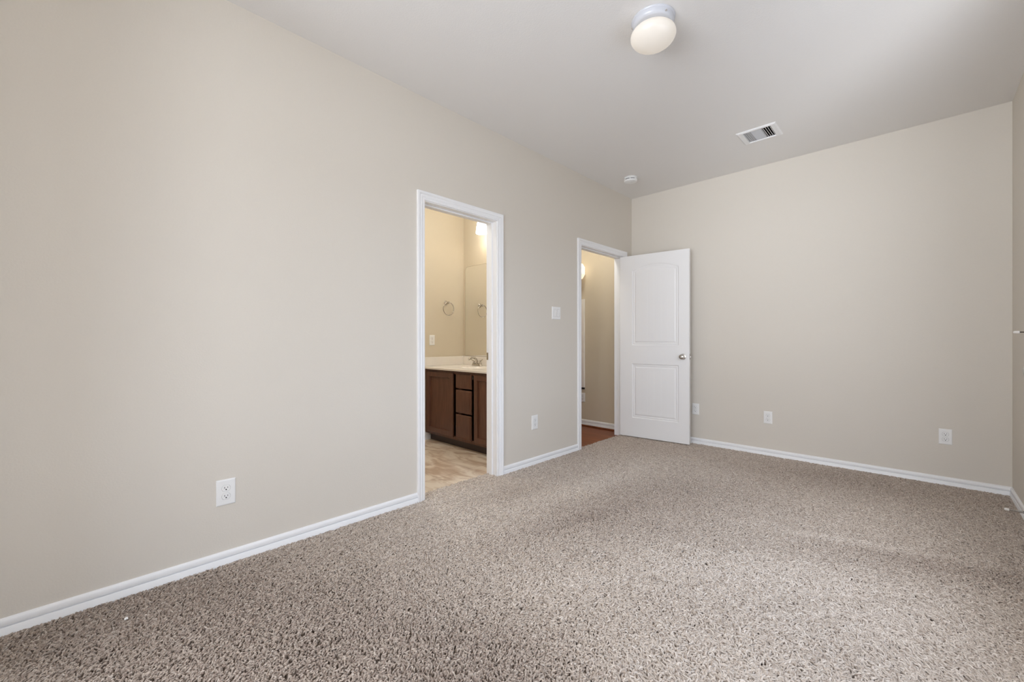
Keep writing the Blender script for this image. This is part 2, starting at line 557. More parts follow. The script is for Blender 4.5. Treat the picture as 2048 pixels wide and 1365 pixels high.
def door_leaf(name, lw):
    us = np.unique(np.round(np.concatenate([np.linspace(0, lw, 200), np.linspace(0.13, 0.20, 36), np.linspace(lw - 0.17, lw - 0.10, 36)]), 5))
    zs = np.unique(np.round(np.concatenate([np.linspace(LZ0, LZ1, 260), np.linspace(0.21, 0.28, 30), np.linspace(0.77, 0.84, 30), np.linspace(1.02, 1.09, 30)]), 5))
    nu, nz = len(us), len(zs)
    U, Z = np.meshgrid(us, zs)
    dd = panel_depth(U, Z, lw)
    A = np.stack([U, -dd, Z], -1).reshape(-1, 3)                 # face towards local -y
    B = np.stack([U, LT + dd, Z], -1).reshape(-1, 3)
    V = np.concatenate([A, B])
    F = []
    off = nu * nz
    for j in range(nz - 1):
        for i in range(nu - 1):
            a = j * nu + i
            F.append((a, a + 1, a + nu + 1, a + nu))
            F.append((off + a, off + a + nu, off + a + nu + 1, off + a + 1))
    for i in range(nu - 1):
        F.append((i, off + i, off + i + 1, i + 1))
        a = (nz - 1) * nu + i
        F.append((a, a + 1, off + a + 1, off + a))
    for j in range(nz - 1):
        a = j * nu
        F.append((a, a + nu, off + a + nu, off + a))
        a = j * nu + nu - 1
        F.append((a, off + a, off + a + nu, a + nu))
    me = bpy.data.meshes.new(name)
    me.from_pydata(V.tolist(), [], F)
    me.update()
    for p in me.polygons:
        p.use_smooth = True
    me.set_sharp_from_angle(angle=math.radians(50))
    return link(name, me, M['door'])

def knob_bm(u, y, z, out):
    """door knob on face at local y, sticking out along out (+1/-1) y."""
    prof = [(0.0, 0.0), (0.031, 0.0), (0.032, 0.004), (0.029, 0.008), (0.016, 0.010), (0.0115, 0.014), (0.0115, 0.026), (0.015, 0.030),
            (0.0235, 0.035), (0.0272, 0.042), (0.0275, 0.048), (0.0255, 0.056), (0.020, 0.0615), (0.010, 0.0645), (0.0, 0.065)]
    mt = Matrix.Translation((u, y, z)) @ Matrix.Rotation(math.radians(90 if out < 0 else -90), 4, 'X')
    return lathe(prof, 40, mt)

leaf = door_leaf('door_1', LW)
ang = math.atan2(4.350 - 4.275, 0.743)
leaf.location = (-0.020, 4.275, 0)
leaf.rotation_euler = (0, 0, ang)
struct(leaf)
tag(leaf, 'white arched two-panel door standing open against the back wall', 'door')
build('door_knob', knob_bm(0.690, 0.0, 0.914, -1), M['nickel'], leaf, smooth=True)
build('door_knob', knob_bm(0.690, LT, 0.914, 1), M['nickel'], leaf, smooth=True)
build('latch_plate', boxes((LW - 0.0005, LW + 0.0012, 0.006, 0.029, 0.886, 0.943)), M['nickel'], leaf, bevel=0.0003)
build('latch_bolt', boxes((LW + 0.001, LW + 0.011, 0.011, 0.024, 0.906, 0.922)), M['nickel'], leaf, bevel=0.002)
for hz in (0.25, 1.06, 1.80):
    hb = boxes((-0.0012, -0.0002, 0.003, LT - 0.003, hz - 0.045, hz + 0.045))
    for k in range(5):
        lathe([(0.0, hz - 0.045 + k * 0.018), (0.0058, hz - 0.045 + k * 0.018), (0.0058, hz - 0.0285 + k * 0.018), (0.0, hz - 0.0285 + k * 0.018)], 12, None, hb)
    # knuckles sit at the leaf corner
    for v in hb.verts:
        if v.co.length < 3 and abs(v.co.x) < 0.0059 and abs(v.co.y) < 0.0059 and not (v.co.y > 0.0029 and -0.0013 < v.co.x < 0):
            v.co += Vector((0.022, LT + 0.0062, 0))
    build('hinge', hb, M['nickel'], leaf)
d2 = door_leaf('door_2', CY1 - CY0 - 0.006)
d2.location = (W + 0.002, CY0 + 0.003, 0)
d2.rotation_euler = (0, 0, math.radians(90))
# local -y face now looks to +x; push leaf so its bedroom face is flush with the wall
d2.location.x = W + LT + 0.001
struct(d2)
tag(d2, 'white closet door in the right wall, only its knob showing at the picture edge', 'door')
build('door_knob', knob_bm(CY1 - CY0 - 0.066, LT, 0.914, 1), M['nickel'], d2, smooth=True)

# ------------------------------------------------------------------ outlets and switches (local: wall plane x=0, facing +x, z up)
def receptacle_bm(cz):
    bm = bmesh.new()
    pts = []
    for i in range(40):
        a = 2 * math.pi * i / 40
        y, z = 0.0172 * math.cos(a), 0.0172 * math.sin(a)
        pts.append((y, max(-0.0145, min(0.0145, z))))
    f0 = [bm.verts.new((0.003, y, cz + z)) for y, z in pts]
    f1 = [bm.verts.new((0.0072, y, cz + z)) for y, z in pts]
    f2 = [bm.verts.new((0.0078, y * 0.95, cz + z * 0.95)) for y, z in pts]
    for a, b in ((f0, f1), (f1, f2)):
        for i in range(40):
            bm.faces.new((a[i], a[(i + 1) % 40], b[(i + 1) % 40], b[i]))
    bm.faces.new(f2)
    return bm

def gap_shade_bm(cz):
    bm = bmesh.new()
    a, b = [], []
    for i in range(40):
        t = 2 * math.pi * i / 40
        for k, l in ((1.0, a), (1.065, b)):
            y, z = 0.0172 * k * math.cos(t), 0.0172 * k * math.sin(t)
            l.append(bm.verts.new((0.00612, y, cz + max(-0.0145 - 0.0172 * (k - 1), min(0.0145 + 0.0172 * (k - 1), z)))))
    for i in range(40):
        bm.faces.new((a[i], b[i], b[(i + 1) % 40], a[(i + 1) % 40]))
    return bm

def slots_bm(cz):
    bm = boxes((0.0070, 0.0081, -0.0074, -0.0052, cz - 0.0005, cz + 0.0075), (0.0070, 0.0081, 0.0052, 0.0074, cz + 0.0005, cz + 0.0068))
    mt = Matrix.Translation((0.0070, 0, cz - 0.0062)) @ Matrix.Rotation(math.radians(90), 4, 'Y')
    lathe([(0, 0), (0.0030, 0), (0.0030, 0.0012), (0, 0.0012)], 14, mt, bm2 := bmesh.new())
    me = bpy.data.meshes.new('tmp')
    bm2.to_mesh(me)
    bm2.free()
    bm.from_mesh(me)
    bpy.data.meshes.remove(me)
    return bm

def plate_bm(w_, h_):
    bm = bmesh.new()
    st = [(0.0, 1.0, 0.0), (0.0030, 1.0, 0.0), (0.0052, 1.0, 0.0026), (0.0060, 1.0, 0.0060)]
    R = []
    for x, s, ins in st:
        y, z = w_ / 2 - ins, h_ / 2 - ins
        R.append([bm.verts.new((x, a, b)) for a, b in ((-y, -z), (y, -z), (y, z), (-y, z))])
    for a, b in zip(R, R[1:]):
        for i in range(4):
            bm.faces.new((a[i], a[(i + 1) % 4], b[(i + 1) % 4], b[i]))
    bm.faces.new(R[-1])
    bm.faces.new(R[0])
    return bm

def make_outlet(w_, h_, label, loc, rz, group):
    r = thing('wall_outlet', label, 'outlet', loc, (0, 0, rz), group)
    build('cover_plate', plate_bm(w_, h_), M['plate'], r)
    for cz in (0.0195, -0.0195):
        rc = build('receptacle', receptacle_bm(cz), M['plate'], r)
        build('slots', slots_bm(cz), M['slot'], rc)
        build('gap_shade_ring', gap_shade_bm(cz), M['gapshade'], rc)  # flat grey ring, painted shade around the receptacle
    build('screw', lathe([(0.0, 0.0), (0.003, 0.0), (0.0028, 0.0072), (0.0, 0.0074)], 14, Matrix.Rotation(math.radians(90), 4, 'Y')), M['plate'], r, smooth=True)
    return r
GO = 'white duplex outlets low on the bedroom walls'
o1 = make_outlet(0.080, 0.124, 'white outlet low on the long wall left of the bathroom doorway', (0, 0.489, 0.347), 0, GO)
dup(o1, (0, 2.771, 0.366), 0, 'white outlet on the strip of wall between the two doorways')
o2 = make_outlet(0.071, 0.115, 'white outlet in the middle of the back wall, right of the open door', (1.400, D, 0.357), -math.pi / 2, GO)
dup(o2, (0.734, D, 0.362), -math.pi / 2, 'white outlet half hidden behind the edge of the open white door')
dup(o2, (2.561, D, 0.361), -math.pi / 2, 'white outlet on the back wall nearest the right corner')
dup(o2, (BX, 2.742, 1.088), 0, 'white outlet beside the vanity under the towel ring')['group'] = 'white outlets beyond the doorways'
dup(o2, (-0.690, D, 0.352), -math.pi / 2, 'white outlet low on the hall wall, a sliver beyond the entry doorway')['group'] = 'white outlets beyond the doorways'

sw = thing('light_switch', 'white double rocker switch beside the entry doorway', 'light switch', (0, 3.076, 1.338), (0, 0, 0))
build('cover_plate', plate_bm(0.124, 0.116), M['plate'], sw)
for cy in (-0.023, 0.023):
    bm = bmesh.new()
    prof = [(0.003, -0.034), (0.0066, -0.034), (0.0072, 0.0), (0.0098, 0.034), (0.003, 0.034)]
    R = [[bm.verts.new((x, cy + s * 0.0162, z)) for x, z in prof] for s in (-1, 1)]
    for i in range(5):
        bm.faces.new((R[0][i], R[0][(i + 1) % 5], R[1][(i + 1) % 5], R[1][i]))
    bm.faces.new(R[0])
    bm.faces.new(R[1])
    build('rocker', bm, M['plate'], sw, bevel=0.0006)
    build('rocker_gap_shade', boxes((0.004, 0.0066, cy - 0.0178, cy - 0.0166, -0.0355, 0.0355), (0.004, 0.0066, cy + 0.0166, cy + 0.0178, -0.0355, 0.0355),
                                (0.004, 0.0066, cy - 0.0178, cy + 0.0178, 0.0345, 0.0357), (0.004, 0.0066, cy - 0.0178, cy + 0.0178, -0.0357, -0.0345)), M['gapshade'], sw)  # grey strips painting the shadow line around the rocker

# ------------------------------------------------------------------ ceiling lamp, smoke alarm, air register
lx, ly = 1.431, 2.065
lamp = thing('ceiling_lamp', 'round white flush ceiling lamp with a glowing milk glass bowl', 'ceiling lamp', (lx, ly, H))
pan_prof = [(0.0, 0.0), (0.107, 0.0), (0.1085, -0.003), (0.107, -0.008), (0.103, -0.011), (0.102, -0.021), (0.099, -0.028), (0.094, -0.033), (0.088, -0.035), (0.0, -0.035)]
build('lamp_pan', lathe(pan_prof, 72), M['pan'], lamp, smooth=True)
gp = []
for i in range(0, 25):
    a = math.radians(66 - i * (156.0 / 24))
    gp.append((0.1125 * math.cos(a), -0.082 + (0.052 if a > 0 else 0.061) * math.sin(a)))
gp[-1] = (0.0, gp[-1][1])
build('glass_globe', lathe(gp, 72), M['globe'], lamp, smooth=True)
for k in range(3):
    a = math.radians(-28 + 120 * k)
    build('thumb_screw', lathe([(0, 0), (0.0035, 0), (0.0035, 0.007), (0, 0.008)], 12,
          Matrix.Translation((0.1005 * math.cos(a), 0.1005 * math.sin(a), -0.026)) @ Matrix.Rotation(a, 4, 'Z') @ Matrix.Rotation(math.radians(90), 4, 'Y')), M['nickel'], lamp, smooth=True)

sm = thing('smoke_alarm', 'small round white smoke alarm on the ceiling near the corner', 'smoke alarm', (0.310, 3.905, H))
build('alarm_base', lathe([(0, 0), (0.064, 0), (0.066, -0.003), (0.066, -0.011), (0.062, -0.0125), (0, -0.0125)], 56), M['plate'], sm, smooth=True)
build('alarm_cover', lathe([(0.058, -0.0125), (0.058, -0.018), (0.0645, -0.020), (0.0645, -0.036), (0.061, -0.042), (0.052, -0.045), (0, -0.0465)], 56), M['plate'], sm, smooth=True)
bm = bmesh.new()
for a0, a1 in ((-62, -24), (-112, -70)):
    n = 10
    for i in range(n):
        t0, t1_ = math.radians(a0 + (a1 - a0) * i / n), math.radians(a0 + (a1 - a0) * (i + 1) / n)
        q = [bm.verts.new((0.0650 * math.cos(t), 0.0650 * math.sin(t), z)) for t, z in ((t0, -0.0215), (t1_, -0.0215), (t1_, -0.0268), (t0, -0.0268))]
        r_ = [bm.verts.new((0.060 * math.cos(t), 0.060 * math.sin(t), z)) for t, z in ((t0, -0.0215), (t1_, -0.0215), (t1_, -0.0268), (t0, -0.0268))]
        bm.faces.new(q)
        bm.faces.new(r_)
        for j in range(4):
            bm.faces.new((q[j], q[(j + 1) % 4], r_[(j + 1) % 4], r_[j]))
build('alarm_grille', bm, M['slot'], sm)
build('test_button', lathe([(0, -0.045), (0.011, -0.0455), (0.010, -0.0475), (0, -0.048)], 24, Matrix.Translation((0.022, -0.012, 0))), M['plate'], sm, smooth=True)

vt = thing('air_register', 'white rectangular air register with louvres in the ceiling', 'air vent', ((VX0 + VX1) / 2, (VY0 + VY1) / 2, H))
vw, vh = (VX1 - VX0) / 2, (VY1 - VY0) / 2
iw, ih = vw - fx, vh - fy
bm = bmesh.new()
R = []
for x, y, z in ((vw, vh, 0.0), (vw, vh, -0.0025), (vw - 0.010, vh - 0.010, -0.0095), (iw + 0.004, ih + 0.004, -0.0095), (iw, ih, -0.004), (iw, ih, 0.012)):
    R.append([bm.verts.new((a * x, b * y, z)) for a, b in ((-1, -1), (1, -1), (1, 1), (-1, 1))])
for a, b in zip(R, R[1:]):
    for i in range(4):
        bm.faces.new((a[i], a[(i + 1) % 4], b[(i + 1) % 4], b[i]))
build('register_frame', bm, M['vent'], vt)

def slat_bank(name, along, c0, c1, e0, e1, n, tilt, mat, th=0.0007):
    """n tilted slats; 'y' slats run along y and are spaced in x between c0 and c1."""
    bm = bmesh.new()
    for k in range(n):
        c = c0 + (c1 - c0) * (k + 0.5) / n
        hw_ = 0.0095
        ca, sa = math.cos(tilt), math.sin(tilt)
        q = []
        for s, t in ((-1, -1), (1, -1), (1, 1), (-1, 1)):
            du, dz = s * hw_ * ca - t * th * sa, s * hw_ * sa + t * th * ca
            for e in (e0, e1):
                q.append(bm.verts.new((c + du, e, 0.002 + dz) if along == 'y' else (e, c + du, 0.002 + dz)))
        for i in range(4):
            a, b = 2 * i, 2 * ((i + 1) % 4)
            bm.faces.new((q[a], q[a + 1], q[b + 1], q[b]))
        bm.faces.new((q[0], q[2], q[4], q[6]))
        bm.faces.new((q[1], q[3], q[5], q[7]))
    return build(name, bm, mat, vt)
slat_bank('louvre_bank', 'y', -iw, -iw + 0.052, -ih, ih, 4, math.radians(56), M['slatshade'], 0.0013)
slat_bank('louvre_bank', 'x', -ih, ih, -iw + 0.054, iw - 0.066, 11, math.radians(-38), M['slatshade'])
slat_bank('louvre_bank', 'y', iw - 0.062, iw, -ih, ih, 4, math.radians(-52), M['vent'])
build('bank_divider', boxes((-iw + 0.0525, -iw + 0.0537, -ih, ih, -0.006, 0.012), (iw - 0.065, iw - 0.0638, -ih, ih, -0.006, 0.012)), M['slatshade'], vt)
build('duct_box', boxes((-iw, iw, -ih, ih, 0.16, 0.165), (-iw - 0.003, -iw, -ih, ih, 0.013, 0.165), (iw, iw + 0.003, -ih, ih, 0.013, 0.165),
                        (-iw, iw, -ih - 0.003, -ih, 0.013, 0.165), (-iw, iw, ih, ih + 0.003, 0.013, 0.165)), M['duct'], vt)
for s in (-1, 1):
    build('screw', lathe([(0, -0.0095), (0.004, -0.0095), (0.0034, -0.0112), (0, -0.0115)], 14, Matrix.Translation((s * (vw - 0.017), 0, 0))), M['vent'], vt, smooth=True)

# ------------------------------------------------------------------ door stops on the right wall
ds = thing('spring_door_stop', 'spring door stop with white rubber tip above the carpet in the right corner', 'door stop', (W - 0.0105, 3.93, 0.052), (0, 0, 0))
pts = []
for i in range(17 * 10 + 1):
    a = 2 * math.pi * i / 10
    x = -0.004 - 0.062 * i / 170
    pts.append((x, 0.0062 * math.cos(a), 0.0062 * math.sin(a)))
build('spring', tube(pts, 0.0012, 6), M['nickel'], ds, smooth='all')
build('base', lathe([(0, 0), (0.010, 0), (0.009, 0.005), (0.006, 0.007), (0, 0.007)], 20, Matrix.Rotation(math.radians(-90), 4, 'Y')), M['nickel'], ds, smooth=True)
build('rubber_tip', lathe([(0, 0.062), (0.0075, 0.062), (0.0082, 0.066), (0.0082, 0.076), (0.006, 0.081), (0, 0.082)], 20, Matrix.Rotation(math.radians(-90), 4, 'Y')), M['rubber'], ds, smooth=True)
dr = thing('wall_door_stop', 'thin dark metal door stop with a pale tip at the right picture edge', 'door stop', (W - 0.0170, 3.640, 1.1275), (0, 0, 0))
build('rod', lathe([(0, 0.002), (0.0032, 0.002), (0.0032, 0.050), (0, 0.050)], 14, Matrix.Rotation(math.radians(-90), 4, 'Y')), M['bronze'], dr, smooth=True)
build('base', lathe([(0, 0), (0.017, 0), (0.015, 0.004), (0.006, 0.007), (0, 0.007)], 24, Matrix.Rotation(math.radians(-90), 4, 'Y')), M['nickel'], dr, smooth=True)
build('rubber_tip', lathe([(0, 0.047), (0.0068, 0.047), (0.0075, 0.051), (0.0075, 0.065), (0.005, 0.0695), (0, 0.0705)], 20, Matrix.Rotation(math.radians(-90), 4, 'Y')), M['rubber'], dr, smooth=True)

# ------------------------------------------------------------------ bathroom: vanity
VF, VB = 2.655, BY1          # face frame front, wall
VXL, VXR = BX + 0.004, -0.16
CT = 0.800                   # counter top height
van = thing('bathroom_vanity', 'dark cherry vanity cabinet with doors and drawers in the bathroom', 'cabinet', ((VXL + VXR) / 2, VF, ZF))
ox, oy, oz = van.location

def vb(*bs):
    return boxes(*[(a - ox, b - ox, c - oy, d - oy, e - oz, f - oz) for a, b, c, d, e, f in bs])
ZB, ZTOP = 0.072, CT - 0.024
build('cabinet_body', vb((VXL, VXL + 0.016, VF + 0.019, VB - 0.004, ZB, ZTOP), (VXR - 0.016, VXR, VF + 0.019, VB - 0.004, ZB, ZTOP), (VXL + 0.016, VXR - 0.016, VF + 0.019, VB - 0.004, ZB, ZB + 0.016), (VXL + 0.016, VXR - 0.016, VB - 0.010, VB - 0.004, ZB + 0.016, ZTOP)), M['cherry'], van)
# face frame: stiles and rails around the openings
build('face_frame', vb((VXL, VXL + 0.045, VF, VF + 0.019, ZB, ZTOP), (-0.975, -0.925, VF + 0.045, VF + 0.055, ZB + 0.035, ZTOP - 0.035), (-0.735, -0.670, VF + 0.045, VF + 0.055, ZB + 0.035, ZTOP - 0.035),
                       (VXR - 0.04, VXR, VF, VF + 0.019, ZB, ZTOP), (VXL + 0.045, VXR - 0.04, VF, VF + 0.019, ZTOP - 0.035, ZTOP), (VXL + 0.045, VXR - 0.04, VF, VF + 0.019, ZB, ZB + 0.035)), M['cherry'], van)
build('toe_kick', vb((VXL, VXR, VF + 0.060, VF + 0.075, ZF, ZB)), M['toekick'], van)
DT = 0.020

def cab_door(x0, x1, z0, z1):
    """recessed-panel door: outer rounded frame, inner step, flat panel."""
    bm = bmesh.new()
    st = [(0.0, 0.0), (0.0, -DT + 0.006), (0.004, -DT + 0.001), (0.008, -DT), (0.052, -DT), (0.053, -DT + 0.004), (0.057, -DT + 0.0150), (0.060, -DT + 0.0155)]
    R = []
    for ins, y in st:
        R.append([bm.verts.new((x - ox, VF + y - oy, z - oz)) for x, z in ((x0 + ins, z0 + ins), (x1 - ins, z0 + ins), (x1 - ins, z1 - ins), (x0 + ins, z1 - ins))])
    for a, b in zip(R, R[1:]):
        for i in range(4):
            bm.faces.new((a[i], a[(i + 1) % 4], b[(i + 1) % 4], b[i]))
    bm.faces.new(R[-1])
    bm.faces.new(R[0])
    return bm

def drawer(x0, x1, z0, z1):
    bm = bmesh.new()
    st = [(0.0, 0.0), (0.0, -DT + 0.010), (0.006, -DT + 0.004), (0.016, -DT + 0.0005), (0.022, -DT)]
    R = []
    for ins, y in st:
        R.append([bm.verts.new((x - ox, VF + y - oy, z - oz)) for x, z in ((x0 + ins, z0 + ins), (x1 - ins, z0 + ins), (x1 - ins, z1 - ins), (x0 + ins, z1 - ins))])
    for a, b in zip(R, R[1:]):
        for i in range(4):
            bm.faces.new((a[i], a[(i + 1) % 4], b[(i + 1) % 4], b[i]))
    bm.faces.new(R[-1])
    bm.faces.new(R[0])
    return bm
build('cabinet_door', cab_door(-1.455, -0.990, 0.098, 0.752), M['cherry'], van)
build('cabinet_door', cab_door(-0.660, -0.200, 0.098, 0.752), M['cherry'], van)
for z0, z1 in ((0.603, 0.752), (0.356, 0.588), (0.098, 0.341)):
    build('drawer_front', drawer(-0.945, -0.705, z0, z1), M['cherry'], van)

ct = thing('vanity_countertop', 'cream moulded vanity top with backsplash and basin', 'countertop', ((VXL + VXR) / 2, VF, CT))
ox, oy, oz = ct.location
nx, ny = 90, 46
bm = bmesh.new()
cx0, cx1, cy0, cy1 = BX + 0.002, VXR + 0.02, VF - 0.037, VB - 0.002
sx, sy = -0.86, 2.87
grid = []
for j in range(ny + 1):
    row = []
    for i in range(nx + 1):
        x, y = cx0 + (cx1 - cx0) * i / nx, cy0 + (cy1 - cy0) * j / ny
        r = math.hypot((x - sx) / 0.235, (y - sy) / 0.165)
        z = -0.115 * (1 - min(1, r) ** 2.4) ** 0.6 if r < 1 else 0.0
        e = cy0 + 0.010 - y
        if e > 0:
            z -= 0.006 * (e / 0.010) ** 2
        row.append(bm.verts.new((x - ox, y - oy, z)))
    grid.append(row)
for j in range(ny):
    for i in range(nx):
        bm.faces.new((grid[j][i], grid[j][i + 1], grid[j + 1][i + 1], grid[j + 1][i]))
low = [[bm.verts.new((v.co.x, v.co.y, min(-0.024, v.co.z - 0.018))) for v in row] for row in grid]
for j in range(ny):
    for i in range(nx):
        bm.faces.new((low[j][i], low[j + 1][i], low[j + 1][i + 1], low[j][i + 1]))
for j in range(ny):
    for i in (0, nx):
        bm.faces.new((grid[j][i], grid[j + 1][i], low[j + 1][i], low[j][i]))
for i in range(nx):
    for j in (0, ny):
        bm.faces.new((grid[j][i], grid[j][i + 1], low[j][i + 1], low[j][i]))
build('counter_slab', bm, M['counter'], ct, smooth=True)
build('side_splash', boxes((cx0 - ox, cx0 + 0.019 - ox, VF - 0.02 - oy, cy1 - oy, 0.0, 0.100)), M['counter'], ct, bevel=0.004)
build('back_splash', boxes((cx0 + 0.019 - ox, cx1 - ox, cy1 - 0.019 - oy, cy1 - oy, 0.0, 0.100)), M['counter'], ct, bevel=0.004)

# faucet
fa = thing('chrome_faucet', 'chrome two-handle faucet at the back of the vanity top', 'faucet', (-1.150, 3.105, CT + 0.0005))
bm = bmesh.new()
R = []
for z, k in ((0.0, 1.0), (0.008, 1.0), (0.014, 0.93), (0.020, 0.80)):
    R.append([bm.verts.new((0.078 * k * math.copysign(abs(math.cos(2 * math.pi * i / 32)) ** 0.6, math.cos(2 * math.pi * i / 32)),
                            0.026 * k * math.copysign(abs(math.sin(2 * math.pi * i / 32)) ** 0.6, math.sin(2 * math.pi * i / 32)), z)) for i in range(32)])
for a, b in zip(R, R[1:]):
    for i in range(32):
        bm.faces.new((a[i], a[(i + 1) % 32], b[(i + 1) % 32], b[i]))
bm.faces.new(R[-1])
bm.faces.new(R[0])
build('faucet_base', bm, M['chrome'], fa, smooth=True)
sp = [(0, 0.0, 0.015), (0, 0.0, 0.045), (0, -0.012, 0.072), (0, -0.040, 0.090), (0, -0.075, 0.094), (0, -0.105, 0.086), (0, -0.122, 0.070)]
build('spout', tube(sp, [0.017, 0.014, 0.012, 0.0112, 0.0105, 0.0105, 0.0110], 16), M['chrome'], fa, smooth=True)
for s in (-1, 1):
    h = build('faucet_handle', lathe([(0, 0.014), (0.020, 0.016), (0.019, 0.024), (0.012, 0.036), (0.012, 0.044), (0.015, 0.050), (0.012, 0.057), (0, 0.059)], 24, Matrix.Translation((s * 0.051, 0, 0))), M['chrome'], fa, smooth=True)
    build('lever', tube([(s * 0.051, 0, 0.052), (s * 0.075, -0.004, 0.060), (s * 0.100, -0.008, 0.072)], [0.006, 0.0052, 0.0062], 12), M['chrome'], h, smooth=True)

# mirror with rounded corners, leaning on clips flat to the wall
mi = bmesh.new()
mx0, mx1, mz0, mz1, rr = -1.462, -0.20, CT + 0.104, 1.956, 0.045
pts = []
for cx_, cz_, a0 in ((mx1 - rr, mz1 - rr, 0), (mx0 + rr, mz1 - rr, 90)):
    for i in range(9):
        a = math.radians(a0 + 90 * i / 8)
        pts.append((cx_ + rr * math.cos(a), cz_ + rr * math.sin(a)))
pts += [(mx0, mz0), (mx1, mz0)]
f0 = [mi.verts.new((x, BY1 - 0.0065, z)) for x, z in pts]
mi.faces.new(f0)
mo = build('vanity_mirror', mi, M['mirror'])
tag(mo, 'frameless wall mirror with rounded corners above the vanity', 'mirror')
mi = bmesh.new()
n = len(pts)
cxm, czm = (mx0 + mx1) / 2, (mz0 + mz1) / 2
a_ = [mi.verts.new((x, BY1 - 0.0065, z)) for x, z in pts]
b_ = [mi.verts.new((x + (0.003 if x < cxm else -0.003) * -1, BY1 - 0.0055, z + (0.003 if z > czm else -0.003))) for x, z in pts]
c_ = [mi.verts.new((x + (0.003 if x < cxm else -0.003) * -1, BY1 - 0.0005, z + (0.003 if z > czm else -0.003))) for x, z in pts]
for u, v in ((a_, b_), (b_, c_)):
    for i in range(n):
        mi.faces.new((u[i], u[(i + 1) % n], v[(i + 1) % n], v[i]))
build('mirror_edge', mi, M['mirroredge'], mo)

# vanity light: plate, arms, three glass shades
vl = thing('vanity_light', 'light bar with glowing glass shades above the bathroom mirror', 'wall lamp', (-0.770, BY1, 2.34))
build('back_plate', boxes((-0.36, 0.36, -0.022, -0.001, -0.045, 0.045)), M['nickel'], vl, bevel=0.006)
for dx in (-0.285, 0.0, 0.285):
    build('arm', tube([(dx, -0.02, 0.0), (dx, -0.075, 0.012), (dx, -0.105, 0.045), (dx, -0.110, 0.085)], 0.008, 12), M['nickel'], vl, smooth=True)
    build('socket_cup', lathe([(0, 0.100), (0.026, 0.096), (0.028, 0.070), (0.0, 0.070)], 24, Matrix.Translation((dx, -0.110, 0))), M['nickel'], vl, smooth=True)
    build('glass_shade', lathe([(0.026, 0.074), (0.042, 0.060), (0.051, 0.030), (0.056, -0.010), (0.060, -0.050), (0.062, -0.070), (0.058, -0.070), (0.056, -0.050), (0.050, 0.0), (0.040, 0.052), (0.024, 0.068)], 36,
          Matrix.Translation((dx, -0.110, 0))), M['shade'], vl, smooth=True)

# towel ring
tr = thing('towel_ring', 'chrome towel ring on the tan bathroom wall', 'towel ring', (BX, 2.934, 1.518))
build('post', lathe([(0, 0), (0.027, 0), (0.027, 0.005), (0.022, 0.010), (0.011, 0.018), (0.0095, 0.040), (0.014, 0.046), (0.014, 0.060), (0.010, 0.066), (0, 0.067)], 28, Matrix.Rotation(math.radians(90), 4, 'Y')), M['chrome'], tr, smooth=True)
build('ring', tube([(0.053, 0.074 * math.sin(2 * math.pi * i / 48), -0.070 + 0.074 * math.cos(2 * math.pi * i / 48)) for i in range(48)], 0.0045, 10, True), M['chrome'], tr, smooth='all')

# ------------------------------------------------------------------ hall beyond the entry door
hc = thing('hall_cabinet', 'white panelled hall cabinet glimpsed past the left casing of the entry doorway', 'cabinet', (-0.842, D, 0.48))
build('cabinet_body', boxes((-0.19, 0.19, -0.016, -0.001, 0.0, 1.135)), M['cabinetwhite'], hc, bevel=0.004)
for z0, z1 in ((0.02, 0.115), (0.125, 0.44), (0.465, 0.575), (0.59, 1.10)):
    build('cabinet_door', boxes((-0.183, 0.183, -0.022, -0.0165, z0, z1)), M['cabinetwhite'], hc, bevel=0.002)
build('bottom_strip', boxes((-0.185, 0.185, -0.016, -0.003, -0.022, -0.0005)), M['slot'], hc)  # dark strip along the cabinet underside
sc_ = thing('wall_sconce', 'small cream glowing wall lamp high in the hall beyond the entry doorway', 'wall lamp', (-0.695, D, 1.965))
build('glass_shade', lathe([(0, -0.10), (0.055, -0.095), (0.085, -0.045), (0.085, 0.045), (0.055, 0.095), (0.0, 0.10)], 8, Matrix.Translation((0, -0.088, 0)) @ Matrix.Rotation(math.radians(22.5), 4, 'Z')), M['sconce'], sc_)
build('back_plate', boxes((-0.04, 0.04, -0.012, -0.001, -0.06, 0.06)), M['nickel'], sc_, bevel=0.003)
build('arm', tube([(0, -0.010, 0), (0, -0.03, 0)], 0.007, 10), M['nickel'], sc_)
hl = thing('added_hall_lamp', 'unseen dome lamp added on the hall ceiling beyond the entry doorway', 'ceiling lamp', (-0.36, 3.88, H))  # light source added for the hall, never in view
build('lamp_pan', lathe([(0, 0), (0.15, 0), (0.15, -0.02), (0, -0.02)], 40), M['pan'], hl, smooth=True)
build('glass_globe', lathe([(0.145, -0.02), (0.15, -0.035), (0.13, -0.07), (0.08, -0.095), (0, -0.105)], 40), M['hallglow'], hl, smooth=True)

bl = thing('bathroom_fill_lamp', 'unseen dome lamp added to brighten the bathroom, out of sight above the doorway', 'ceiling lamp', (-0.80, 1.95, H))  # extra lamp added to light tile, cabinet and counter
build('lamp_pan', lathe([(0, 0), (0.15, 0), (0.15, -0.02), (0, -0.02)], 40), M['pan'], bl, smooth=True)
build('glass_globe', lathe([(0.145, -0.02), (0.15, -0.035), (0.13, -0.07), (0.08, -0.095), (0, -0.105)], 40), M['bathfill'], bl, smooth=True)

# bits of lint on the carpet
bm = bmesh.new()
bmesh.ops.create_icosphere(bm, subdivisions=2, radius=0.006)
for v in bm.verts:
    v.co.x *= 1.6
    v.co.z = v.co.z * 0.5 + 0.002 * math.sin(v.co.x * 900)
lt = build('lint_scrap', bm, M['lint'], None, (0.216, 0.120, 0.006), smooth=True)
tag(lt, 'tiny white scrap of lint on the carpet near the left wall', 'lint')

# ------------------------------------------------------------------ carpet pile (frieze yarn)
rng = np.random.default_rng(7)

